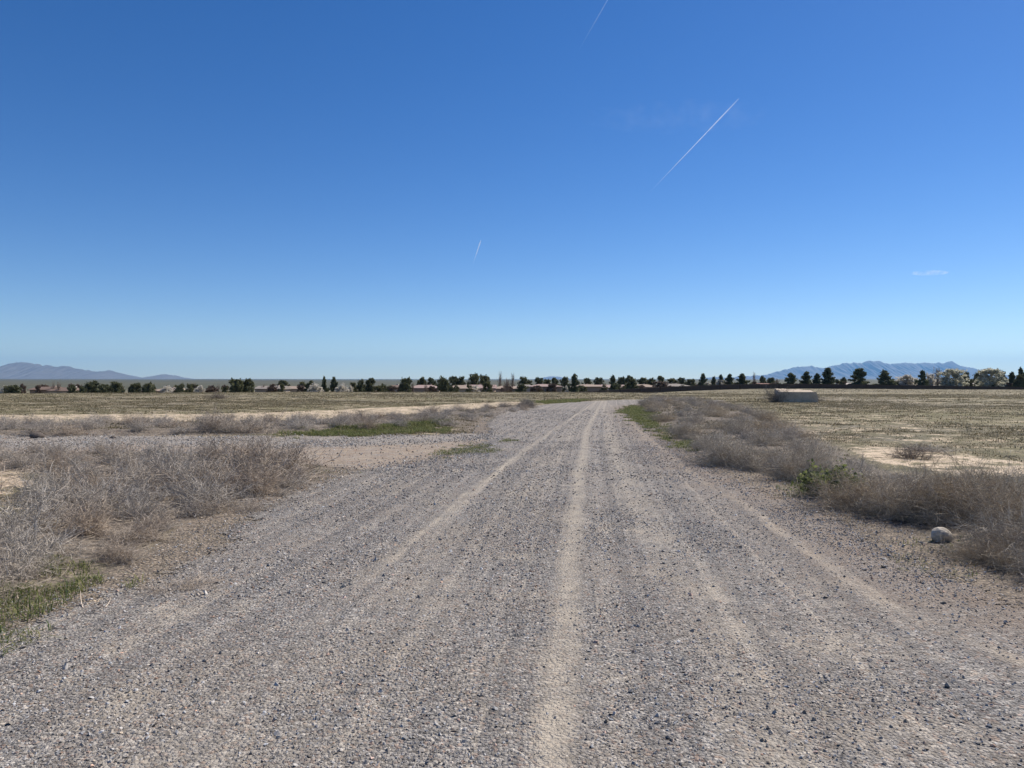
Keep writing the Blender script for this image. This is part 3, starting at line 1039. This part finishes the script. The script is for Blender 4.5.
def house(u0, u1, v, d, roof, label, gable=False, dep=11):
    x0, x1 = (u0 - 512) * d / F, (u1 - 512) * d / F
    w = x1 - x0
    xc = (x0 + x1) / 2
    zg = hz(xc, d) - .15
    zr = CAMZ - (v - VH) * d / F
    rise = min(random.uniform(1.1, 1.6), .4 * (zr - zg))
    he = zr - zg - rise
    root = empty('house', (xc, d, zg))
    tag(root, label, 'house', 'houses below the field edge')
    root.rotation_euler = (0, 0, random.uniform(-.12, .12))
    st = random.choice(STUCCO)
    boxes('wall', [(-w / 2, w / 2, 0, dep, 0, he)], st, root)
    o = .6
    a, b_ = -w / 2 - o, w / 2 + o
    c, e = -o, dep + o
    z0, z1 = he + .004, he + rise
    ym = dep / 2
    ins = 0.0 if gable else min(ym, w * .33)
    V = np.array([[a, c, z0], [b_, c, z0], [b_, e, z0], [a, e, z0], [a, c, z0 + .22], [b_, c, z0 + .22], [b_, e, z0 + .22], [a, e, z0 + .22], [a + ins, ym, z1], [b_ - ins, ym, z1]])
    q = np.array([[0, 3, 2, 1], [0, 1, 5, 4], [1, 2, 6, 5], [2, 3, 7, 6], [3, 0, 4, 7], [4, 5, 9, 8], [6, 7, 8, 9]])
    tr = np.array([[5, 6, 9], [7, 4, 8]])
    rf = build('roof', V, [q, tr], ROOFS[roof], root)
    cx = random.uniform(-.25, .25) * w
    boxes('chimney', [(cx - .35, cx + .35, ym + 1.2, ym + 2.0, z1 - 1.0, z1 + .35)], st, rf)
    nw = max(2, int(w / 4))
    for k in range(nw):
        wx = -w / 2 + (k + .5) * w / nw
        if k == nw // 2:
            dr = boxes('door', [(wx - .45, wx + .45, -.05, -.003, 0, min(2.0, he - .15))], DOOR, root)
            continue
        z = min(.9, he * .35)
        wn = boxes('window', [(wx - .8, wx + .8, -.06, -.003, z, min(z + 1.2, he - .15))], FRAME, root)
        boxes('pane', [(wx - .7, wx + .7, -.075, -.062, z + .1, min(z + 1.1, he - .25))], GLASS, wn)
    return root


HOUSES = [
    (30, 50, 386.8, 262, 'brown', 'brown roofed house at the far left among dark bushes', True),
    (48, 70, 387.4, 250, 'brown', 'low brown roofed house right of the far left brown house', False),
    (150, 182, 388.0, 258, 'tan', 'tan roofed house mostly hidden behind the pale round bushes', False),
    (255, 281, 386.0, 262, 'grey', 'low grey roofed house just right of the big dark twin tree', True),
    (273, 307, 386.3, 275, 'tan', 'tan roofed house left of the first pale blossoming tree', False),
    (345, 362, 387.3, 262, 'brown', 'small brown roof between the pale tree and twin dark trees', False),
    (384, 402, 385.2, 268, 'brown', 'brown roofed house left of the round dark tree', False),
    (408, 438, 385.0, 268, 'pink', 'pinkish white roofed house under two round dark trees', False),
    (446, 470, 385.2, 270, 'tan', 'sunlit tan roofed house right of the tall dark foreground tree', False),
    (466, 494, 384.8, 285, 'pink', 'wide pale pink roof under the big spreading dark tree', True),
    (492, 518, 386.0, 300, 'tan', 'tan roof below the bare pale poplars', False),
    (514, 534, 384.6, 312, 'grey', 'grey roofed house just right of the bare poplars', False),
    (530, 562, 384.2, 312, 'pink', 'wide pink roofed house left of the tallest middle pine', False),
    (578, 602, 384.4, 318, 'tan', 'tan roofed house right of the tallest middle pine', False),
    (598, 626, 384.8, 335, 'pink', 'pink roofed house crossed by a slim dark pine', True),
    (630, 658, 384.4, 338, 'tan', 'tan roofed house behind the wall left of the road bend line', False),
    (656, 692, 383.8, 350, 'grey', 'wide grey roofed house in front of the low distant treetops', False),
    (708, 728, 385.0, 360, 'brown', 'brown roof peeping between the group of dark pines', False),
    (752, 780, 383.2, 372, 'red', 'red-brown roofed house behind the wall left of the concrete block', False),
    (842, 854, 383.0, 385, 'pale', 'small pale house seen between two dark pines', True),
    (906, 936, 383.5, 385, 'tan', 'tan roofed house behind the pale blossoming tree on the right', False),
    (968, 984, 383.0, 385, 'pale', 'pale house half hidden between light green trees', False),
    (992, 1012, 382.6, 380, 'pale', 'white roofed house near the right frame edge behind the wall', False),
]
for h in HOUSES:
    house(*h)


# ------------------------------------------------------------------ trees
BARK = simple('bark', (.11, .085, .065), .3, 4)
LM = {'pine': leaf_mat('pine needles', (.044, .055, .029), (.19, .20, .105), .3),
      'dark': leaf_mat('dark leaves', (.050, .058, .030), (.21, .21, .108), .3),
      'olive': leaf_mat('olive leaves', (.07, .075, .033), (.20, .19, .09), .25),
      'light': leaf_mat('young leaves', (.36, .36, .27), (.68, .66, .55), .5),
      'blossom': leaf_mat('pale blossom', (.42, .39, .33), (.80, .75, .66), .45),
      'bare': leaf_mat('bare tan branches', (.16, .12, .09), (.36, .28, .21), .15),
      'brownbush': leaf_mat('brown scrub leaves', (.08, .055, .04), (.21, .15, .11), .15)}


def tree_proto(kind, seed):
    """a tree of unit height 1 and crown width about 1: trunk and crown children"""
    global RNG
    keep, RNG = RNG, np.random.default_rng(seed)
    root = empty('tree', (0, 0, 0))
    parts = []
    low = {'pine': .12, 'dark': .06, 'olive': .04, 'light': .10, 'blossom': .05, 'bare': .12, 'brownbush': .02}[kind]
    V, Fc, P = tubes(np.array([[0, 0, -.03]]), np.array([[0., 0, 1]]), np.array([.93 if kind in ('pine', 'bare') else .7]), np.array([.022]), .04, 8, 6)
    parts.append((V, Fc))
    nb = 60 if kind == 'pine' else 52
    zf = RNG.uniform(low, .98, nb)
    az = RNG.uniform(0, 2 * pi, nb)
    lean = RNG.uniform(-.10, .10, 2)
    if kind == 'pine':
        rr = .5 * np.clip(1.12 * (1 - zf) ** .7, .12, 1) * RNG.uniform(.38, 1.5, nb)
        droop = .12
    elif kind == 'bare':
        rr = .34 * np.sqrt(np.clip(1 - ((zf - .5) / .52) ** 2, .05, 1)) * RNG.uniform(.5, 1.2, nb)
        droop = .7
    else:
        rr = .5 * np.sqrt(np.clip(1 - ((zf - .50) / .53) ** 2, .05, 1)) * RNG.uniform(.6, 1.15, nb)
        droop = .18
    D = np.stack([np.cos(az) * rr, np.sin(az) * rr, RNG.uniform(.2, .9, nb) * droop], 1)
    zb = np.clip(zf - D[:, 2] * .6, .02, .9)
    S = np.stack([zb * 0, zb * 0, zb], 1)
    V, Fc, PB = tubes(S, D, np.linalg.norm(D, axis=1), np.full(nb, .008), .12, 4)
    parts.append((V, Fc))
    V, Fc = join(parts)
    build('trunk', V, Fc, BARK, root)
    # foliage: clumps strung along the limbs, thicker outward
    nc = {'pine': 7, 'dark': 6, 'olive': 6, 'light': 6, 'blossom': 6, 'bare': 7, 'brownbush': 5}[kind]
    idx = np.repeat(np.arange(nb), nc)
    f = RNG.uniform(.3, 1.06, len(idx))[:, None]
    C = S[idx] * (1 - f) + (S + D)[idx] * f + RNG.normal(0, .02, (len(idx), 3))
    C = np.vstack([C, np.array([[lean[0] * .2, lean[1] * .2, .97], [0, 0, .92], [.02, 0, .86]])])
    per = {'pine': 18, 'dark': 22, 'olive': 20, 'light': 18, 'blossom': 18, 'bare': 7, 'brownbush': 18}[kind]
    spread = {'pine': (.034, .024), 'bare': (.03, .05)}.get(kind, (.045, .035))
    i2 = np.repeat(np.arange(len(C)), per)
    L = C[i2] + RNG.normal(0, 1, (len(i2), 3)) * np.array([spread[0], spread[0], spread[1]])
    L[:, 2] = np.maximum(L[:, 2], .005)
    tone = RNG.random(len(C))
    rn = np.clip(tone[i2] * .65 + RNG.random(len(i2)) * .35, 0, 1)
    V, q = quads(L, (.022 if kind == 'pine' else .026) if kind != 'bare' else .010, 1.6 if kind in ('pine', 'bare') else 1.3)
    build('crown', V, q, LM[kind], root, {'rnd': np.repeat(rn, 4)})
    RNG = keep
    return root


TP = {}
TU = set()
NAMES = {'pine': ('pine_tree', 'pine tree'), 'dark': ('evergreen_tree', 'tree'), 'olive': ('olive_green_tree', 'tree'), 'light': ('leafing_tree', 'tree'),
         'blossom': ('blossoming_tree', 'tree'), 'bare': ('bare_tree', 'tree'), 'brownbush': ('brown_bush', 'bush')}
for kd in NAMES:
    TP[kd] = [tree_proto(kd, 100 + 7 * i + 31 * len(kd)) for i in range(7 if kd in ('pine', 'dark') else 3)]
tree_i = 0


def tree(kind, u, vtop, wpx, d, label, group=None):
    global tree_i
    tree_i += 1
    pool = TP[kind]
    src = pool[tree_i % len(pool)]
    if src.name in TU:
        o = copy_tree(src)
    else:
        o = src
    o.name = NAMES[kind][0]
    TU.add(src.name)
    x = (u - 512) * d / F
    zg = hz(x, d)
    zt = CAMZ + (VH - vtop) * d / F
    o.location = (x, d, zg - .05)
    h = (zt - zg) * .95
    w = wpx * d / F * 1.05
    o.scale = (w, w, h)
    o.rotation_euler = (0, 0, random.uniform(0, 2 * pi))
    tag(o, label, NAMES[kind][1], group)


TREES = [
    # far left, beyond the field edge
    ('dark', 12, 385.0, 19, 236, 'dark bushy tree at the far left frame edge below the mountain peak'),
    ('brownbush', 44, 384.8, 10, 285, 'brown bush rising behind the far left brown roof'),
    ('dark', 72, 385.0, 10, 240, 'small dark bush at the left end of the dark left clump'),
    ('dark', 82, 386.2, 8, 238, 'lowest small dark bush in the left clump'),
    ('dark', 93, 380.6, 17, 244, 'tallest round dark tree of the left clump under the mountain'),
    ('dark', 105, 383.8, 14, 240, 'wide dark bush in the middle of the left clump'),
    ('dark', 117, 381.8, 14, 243, 'dark tree at the right end of the left clump'),
    ('dark', 136, 383.0, 12, 243, 'left one of the paired dark bushes right of the left clump'),
    ('dark', 149, 382.6, 12, 243, 'right one of the paired dark bushes right of the left clump'),
    ('blossom', 168, 386.0, 13, 246, 'pale tan bush right of the paired dark bushes'),
    ('dark', 180, 385.0, 9, 243, 'small dark bush between the two pale tan bushes'),
    ('olive', 189, 384.2, 9, 247, 'olive bush touching the second pale tan bush'),
    ('blossom', 199, 385.8, 11, 246, 'round pale tan bush on the right of an olive bush'),
    ('brownbush', 213, 388.0, 14, 244, 'low brown bush left of the big twin dark tree'),
    ('olive', 225, 386.5, 8, 246, 'low olive bush touching the big twin dark tree'),
    ('dark', 236, 378.6, 14, 243, 'left half of the big twin dark tree left of the grey roof'),
    ('dark', 247, 379.0, 13, 246, 'right half of the big twin dark tree left of the grey roof'),
    ('dark', 283, 380.2, 11, 420, 'flat dark treetop far behind the tan roof on the left'),
    ('olive', 302, 381.4, 7, 420, 'small distant treetop right of the flat dark treetop'),
    ('dark', 310, 380.0, 9, 250, 'slim dark tree left of the first blossoming dome'),
    ('blossom', 315.5, 383.6, 14, 243, 'first pale blossoming dome tree at the field edge'),
    ('pine', 324, 376.0, 9, 247, 'left of two tall slim dark pines between blossoming trees'),
    ('pine', 334, 376.2, 10, 250, 'right of two tall slim dark pines between blossoming trees'),
    ('blossom', 342, 384.0, 13, 244, 'second pale blossoming dome tree right of the tall pines'),
    ('olive', 353, 382.0, 8, 250, 'olive tree right of the second blossoming dome'),
    ('dark', 361, 379.0, 9, 247, 'shorter dark tree of the close pair near the olive bushes'),
    ('dark', 370, 377.4, 11, 250, 'taller dark tree of the close pair near the olive bushes'),
    ('olive', 380, 385.0, 13, 246, 'low olive bush at the foot of the brown roofed house'),
    ('brownbush', 393, 386.4, 10, 247, 'brown bush against the brown roofed house'),
    ('dark', 406, 377.6, 12, 250, 'round dark tree at the left end of the pinkish roof'),
    ('dark', 421, 377.4, 10, 300, 'left round dark treetop above the pinkish roof'),
    ('dark', 431, 377.6, 10, 300, 'right round dark treetop above the pinkish roof'),
    ('dark', 443, 376.0, 12, 250, 'tall dark tree standing at the field edge left of the tan roof'),
    ('dark', 454, 375.8, 12, 300, 'dark treetop above the left of the tan roof'),
    ('dark', 461, 376.4, 9, 302, 'dark treetop above the right of the tan roof'),
    ('dark', 475, 373.8, 13, 300, 'big dark tree above the pale pink roof'),
    ('dark', 484, 375.0, 12, 305, 'right shoulder tree beside the big dark tree above the pink roof'),
    ('olive', 487, 381.4, 10, 266, 'olive tree in front of the right end of the pale pink roof'),
    ('bare', 500, 373.8, 7, 330, 'left bare pale poplar of the small bare pair'),
    ('bare', 513, 375.4, 7, 335, 'right bare pale poplar of the small bare pair'),
    ('bare', 507, 379.5, 10, 292, 'short bare tan tree in front of the bare poplars'),
    ('dark', 525, 376.8, 13, 345, 'round dark treetop right of the bare poplars'),
    ('dark', 539, 377.6, 11, 345, 'low dark treetop above the wide pink roof'),
    ('olive', 547, 378.8, 9, 350, 'small olive treetop above the wide pink roof'),
    ('dark', 555, 378.0, 10, 345, 'dark treetop above the right end of the wide pink roof'),
    ('dark', 565, 376.6, 9, 340, 'dark treetop touching the tallest middle pine on its left'),
    ('pine', 574, 373.0, 12, 292, 'tallest middle pine standing in front of the dark wall'),
    ('dark', 587, 377.6, 9, 345, 'dark treetop just right of the tallest middle pine'),
    ('dark', 599, 377.4, 11, 348, 'dark treetop left of the slim pine on the pink roof'),
    ('pine', 613, 374.8, 10, 304, 'slim dark pine crossing the pink roof in the middle'),
    ('dark', 622, 376.8, 9, 355, 'small treetop between the slim pine and the round tree'),
    ('dark', 631, 375.8, 12, 312, 'round dark tree right of the slim middle pine'),
    ('dark', 643, 377.4, 10, 370, 'flat dark treetop right of the round dark tree'),
    ('dark', 651, 377.6, 9, 372, 'flat dark treetop next to the small pointed one'),
    ('dark', 661, 375.4, 8, 372, 'small pointed dark treetop above the grey roof'),
    ('olive', 672, 378.0, 10, 375, 'olive treetop above the wide grey roof'),
    ('dark', 681, 377.6, 9, 375, 'dark treetop above the right side of the wide grey roof'),
    ('olive', 691, 378.6, 9, 375, 'low olive treetop left of the five pine group'),
    ('brownbush', 660, 381.5, 18, 332, 'brown leafless bush in front of the wide grey roof'),
    ('pine', 703, 373.2, 11, 325, 'first dense pine of the group above the right verge'),
    ('pine', 714, 376.0, 8, 340, 'shortest pine of the group above the right verge'),
    ('pine', 721, 374.0, 9, 335, 'narrow pine third in the group above the right verge'),
    ('pine', 730, 373.4, 11, 333, 'fourth pine leaning into the last of its group'),
    ('pine', 742, 373.2, 14, 333, 'broadest pine at the right end of the verge group'),
    ('bare', 754, 373.0, 5, 430, 'thin bare tree against the blue mountain left slope'),
    ('dark', 763, 376.0, 6, 430, 'tiny dark treetop above the red-brown roof'),
    ('dark', 771, 377.4, 9, 400, 'low dark tree behind the right end of the red-brown roof'),
    ('bare', 777, 379.0, 8, 352, 'bare tan bush at the right end of the red-brown roof'),
    ('pine', 791, 372.2, 15, 346, 'left pine behind the concrete block'),
    ('pine', 807, 370.8, 13, 348, 'middle pine behind the concrete block'),
    ('pine', 817, 373.0, 11, 350, 'shorter pine wedged left of the tall pine at the block'),
    ('pine', 828, 367.2, 16, 346, 'tall pine right of the concrete block under the mountain'),
    ('dark', 843, 377.2, 6, 430, 'tiny round tree in the gap right of the tall block pine'),
    ('pine', 859, 368.0, 22, 346, 'broadest dark pine in the middle of the right wall'),
    ('pine', 885, 369.6, 19, 346, 'broad dark pine left of the pale blossoming tree'),
    ('blossom', 905, 375.0, 19, 352, 'pale blossoming tree between two dark pines'),
    ('pine', 922, 369.6, 11, 346, 'narrow dark pine right of the pale blossoming tree'),
    ('blossom', 930, 373.4, 9, 356, 'pale blossoming tree half behind the narrow pine'),
    ('bare', 938, 370.0, 16, 375, 'tan leafless tree behind the light green tree'),
    ('light', 953, 368.2, 22, 350, 'broad light green tree right of the tan leafless tree'),
    ('dark', 966, 371.8, 9, 360, 'dark tree right of the broad light green tree'),
    ('dark', 979, 371.0, 10, 365, 'dark tree left of the large pale green tree'),
    ('light', 990, 367.6, 23, 350, 'large pale green tree above the white roof'),
    ('dark', 1001, 371.6, 9, 372, 'dark tree tucked right behind the large pale green tree'),
    ('pine', 1012, 371.6, 11, 352, 'dark pine right of the white roofed house'),
    ('olive', 1021, 374.0, 10, 350, 'olive tree at the right frame edge in front of a pine'),
    ('pine', 1021, 367.6, 11, 372, 'tall pine at the right frame edge'),
    ('pine', 1040, 370, 16, 352, 'pine beyond the olive tree past the right frame edge'),
]
for t_ in TREES:
    tree(*t_)


for k in range(95):
    u = 4 + k * 10.8 + random.uniform(-6, 6)
    d = (243 if u < 470 else (262 + (u - 490) * .22 if u < 760 else 329)) + random.uniform(4, 22)
    if u > 490: d += 14
    kd = random.choice(['olive', 'brownbush', 'brownbush', 'dark', 'bare', 'blossom', 'olive'])
    wv = random.uniform(5, 12)
    lab = {'olive': 'low olive bush in the scrub between the far trees and houses', 'brownbush': 'low brown bush in the scrub between the far trees and houses',
           'dark': 'low dark bush in the scrub between the far trees and houses', 'bare': 'leafless tan bush in the scrub between the far trees and houses',
           'blossom': 'low pale bush in the scrub between the far trees and houses'}[kd]
    tree(kd, u, random.uniform(383.2, 386.4) if u < 700 else random.uniform(379.5, 384.0), wv, d, lab, {'olive': 'olive', 'brownbush': 'brown', 'dark': 'dark', 'bare': 'leafless', 'blossom': 'pale'}[kd] + ' bushes along the tree line')
    

for kd in TP:                       # kinds built but not needed
    for o in TP[kd]:
        if 'label' not in o:
            for ch in list(o.children): bpy.data.objects.remove(ch)
            bpy.data.objects.remove(o)
for o in PROTO + FINE + DARK:
    if 'label' not in o: bpy.data.objects.remove(o)


# ------------------------------------------------------------------ mountains
def ridge(name, D, prof, depth, col, label, seed):
    prof = np.array(prof, float)
    us = np.arange(prof[0, 0], prof[-1, 0], .35)
    v = np.interp(us, prof[:, 0], prof[:, 1])
    v = v + (fbm(us * .26, us * 0 + seed, seed, 5) - .5) * 2.4 * smooth(0, 7, VH - v) - .3
    ztop = CAMZ + (VH - v) * D / F
    nr = 41
    ws = np.linspace(-1, 1, nr)
    U, W = np.meshgrid(us, ws)
    Z = np.tile(ztop, (nr, 1))
    prof_w = (1 - np.abs(W)) ** 1.25
    ar = U * .22 + 0
    gul = 1 - np.abs(2 * fbm(ar + W * .8, W * 1.5 + seed, seed + 5, 4) - 1)
    side = np.abs(W) * (1 - np.abs(W)) * 4
    z = Z * prof_w * (1 - .55 * side * (1 - gul)) - 8 * (np.abs(W) > .97)
    y = D + W * depth
    x = (U - 512) * D / F + W * 0
    m, t, b = material(name + ' rock')
    n = t.noise(t.pos(), .0012, 6, .65)
    t.set(b.inputs['Base Color'], t.mix(n, col, tuple(c * 1.7 for c in col)))
    o = build(name, np.stack([x.ravel(), y.ravel(), z.ravel()], 1), grid_faces(nr, len(us)), m, None, None, True)
    tag(o, label, 'mountains', kind='structure')


ridge('mountains', 24000, [(-150, 376), (-80, 368), (-30, 369), (0, 367.5), (9, 364.5), (19, 362.3), (30, 363.8), (45, 366), (58, 367), (66, 366), (80, 369), (98, 372), (111, 370.8), (124, 374.5), (140, 378.6), (152, 377), (165, 374.4), (175, 376), (192, 380.5), (205, 382)],
      3000, (.105, .10, .092), 'brown desert mountain range low on the left horizon', 3)
ridge('mountains', 38000, [(690, 381), (712, 377), (726, 378), (745, 376.4), (760, 376), (775, 372.6), (785, 369.8), (797, 366.8), (806, 367.4), (812, 366.2), (823, 368), (835, 365.4), (846, 363.4), (862, 363), (870, 361.4), (879, 361), (890, 364.6), (905, 362.8), (916, 363.8), (930, 363.4), (944, 363.2), (952, 361.8), (960, 366), (970, 368), (984, 371), (1000, 374.5), (1020, 378), (1060, 381)],
      3500, (.10, .085, .075), 'hazy blue mountain range behind the pines on the right', 9)
ridge('mountains', 41500, [(524, 381), (538, 378.6), (550, 377), (557, 376.6), (566, 378), (586, 381)], 1500, (.12, .1, .09), 'tiny faint blue peaks above the middle treetops', 14)


# ------------------------------------------------------------------ contrails and a shred of cloud
def vol_mat(name, density, noisy=None):
    m = bpy.data.materials.new(name)
    m.use_nodes = True
    nt = m.node_tree
    nt.nodes.remove(nt.nodes['Principled BSDF'])
    t = NT(nt)
    pv = t.n('ShaderNodeVolumePrincipled')
    pv.inputs['Color'].default_value = (1, 1, 1, 1)
    pv.inputs['Density'].default_value = density
    pv.inputs['Anisotropy'].default_value = .3
    if noisy:
        f = t.noise(t.n('ShaderNodeTexCoord').outputs['Object'], noisy, 3)
        t.set(pv.inputs['Density'], t.ramp(f, .42, .75, 0, density))
    nt.links.new(pv.outputs[0], nt.nodes['Material Output'].inputs['Volume'])
    return m


def sky_pt(u, v, alt):
    t = (alt - CAMZ) * F / (VH - v)
    return np.array([(u - 512) * t / F, t, alt])


def contrail(a, b, alt, px_w, dens, label):
    A, B = sky_pt(*a, alt), sky_pt(*b, alt)       # A is the fresh, sharp end
    n, sd = 60, 8
    Ts = np.linspace(0, 1, n)
    ax = (B - A) / np.linalg.norm(B - A)
    s = np.cross(ax, [0, 0, 1.]); s /= np.linalg.norm(s)
    u = np.cross(s, ax)
    V = []
    for i, q in enumerate(Ts):
        c = A * (1 - q) + B * q
        r = px_w * np.hypot(*A[:2]) / F * .5 * (.55 + .45 * min(1, q * 9)) * (1 - .85 * q ** 1.7) * (1 + .25 * (vnoise(np.array([i * .7]), np.array([3.]), 5)[0] - .5))
        for k in range(sd):
            an = 2 * pi * k / sd
            V.append(c + (s * cos(an) + u * sin(an)) * max(r, 1.0) - A)
    fc = []
    for i in range(n - 1):
        for k in range(sd):
            k2 = (k + 1) % sd
            fc.append([i * sd + k, (i + 1) * sd + k, (i + 1) * sd + k2, i * sd + k2])
    o = build('contrail', np.array(V), [np.array(fc), np.array([list(range(sd))]), np.array([list(range((n - 1) * sd, n * sd))[::-1]])], vol_mat('ice crystals', dens), None)
    o.location = A
    tag(o, label, 'contrail')


contrail((738.5, 99), (650, 192), 9000, 1.5, .0048, 'longest bright white contrail slanting across the upper right sky')
contrail((618, -18), (578, 52), 9000, 1.2, .0032, 'faint contrail fragment running off the top of the sky')
contrail((481, 240), (473, 264), 7000, 1.3, .0022, 'tiny faint contrail in the middle of the sky')


def cloud(u, v, alt, wpx, hpx, dens, label, slant=0.0):
    import bmesh
    C = sky_pt(u, v, alt)
    s = C[1] / F
    bm = bmesh.new()
    bmesh.ops.create_icosphere(bm, subdivisions=4, radius=1)
    for vv in bm.verts:
        p = vv.co
        k = 1 + .5 * (fbm(np.array([p.x * 2.2 + 5]), np.array([p.z * 2 + p.y]), 61, 3)[0] - .5)
        vv.co = (p.x * wpx * s * .5 * k, p.y * wpx * s * .25 * k, p.z * hpx * s * .5 * k + p.x * slant * wpx * s * .5)
    me = bpy.data.meshes.new('cloud_wisp')
    bm.to_mesh(me)
    bm.free()
    me.materials.append(vol_mat('thin cloud', dens, .0016))
    o = bpy.data.objects.new('cloud_wisp', me)
    COL.objects.link(o)
    o.location = C
    tag(o, label, 'cloud')


cloud(928, 273, 6000, 36, 5.0, .0008, 'small pale horizontal shred of cloud low in the right sky')


cloud(676, 118, 8500, 170, 14, .00005, 'very faint broad wisp of cirrus left of the long bright contrail', -.0)


# ------------------------------------------------------------------ air
def make_haze():
    m = bpy.data.materials.new('desert air')
    m.use_nodes = True
    nt = m.node_tree
    nt.nodes.remove(nt.nodes['Principled BSDF'])
    pv = nt.nodes.new('ShaderNodeVolumePrincipled')
    pv.inputs['Color'].default_value = (.27, .58, 1.0, 1)
    pv.inputs['Density'].default_value = HAZE
    pv.inputs['Anisotropy'].default_value = .2
    nt.links.new(pv.outputs[0], nt.nodes['Material Output'].inputs['Volume'])
    o = boxes('haze', [(-45000, 45000, -2500, 45500, -7.5, 1400)], m)
    tag(o, 'thin blue desert air in front of the far mountains', 'haze', kind='stuff')


HAZE = 2.1e-5
make_haze()

# ------------------------------------------------------------------ light, sky, camera
AZ, EL = R(52), R(47)        # sun: clockwise from straight ahead, and height
sun = bpy.data.lights.new('sun', 'SUN')
sun.energy = 4.7
sun.angle = R(.53)
sun.color = (1.0, .93, .83)
so_ = bpy.data.objects.new('sun', sun)
COL.objects.link(so_)
from mathutils import Vector
sd = Vector((sin(AZ) * cos(EL), cos(AZ) * cos(EL), sin(EL)))
so_.rotation_euler = sd.to_track_quat('Z', 'Y').to_euler()
so_.location = (0, 0, 30)

w = bpy.data.worlds.new('World')
SC.world = w
w.use_nodes = True
t = NT(w.node_tree)
sky = t.n('ShaderNodeTexSky', sky_type='NISHITA')
sky.sun_disc = False
sky.sun_elevation = EL
sky.sun_rotation = AZ
sky.altitude = 800
sky.air_density = .8
sky.dust_density = .15
sky.ozone_density = 1.3
hs = t.n('ShaderNodeHueSaturation', {'Hue': .510, 'Saturation': 1.37, 'Value': 1.0, 'Color': sky.outputs[0]})
bg = w.node_tree.nodes['Background']
t.set(bg.inputs['Color'], hs.outputs[0])
bg.inputs['Strength'].default_value = .086

cam = bpy.data.cameras.new('camera')
cam.sensor_width = 36
cam.lens = F / 1024 * 36
cam.clip_start = .05
cam.clip_end = 300000
co = bpy.data.objects.new('camera', cam)
COL.objects.link(co)
co.location = (0, 0, CAMZ)
co.rotation_euler = (R(90) - math.atan((384 - VH) / F), 0, 0)
SC.camera = co

SC.view_settings.view_transform = 'Standard'
SC.view_settings.look = 'None'
SC.view_settings.gamma = 1
SC.view_settings.exposure = 0.46
SC.view_settings.use_curve_mapping = False
cy = SC.cycles
cy.max_bounces = 6
cy.diffuse_bounces = 3
cy.transparent_max_bounces = 8
cy.volume_bounces = 0
cy.use_denoising = True
cy.denoiser = 'OPENIMAGEDENOISE'
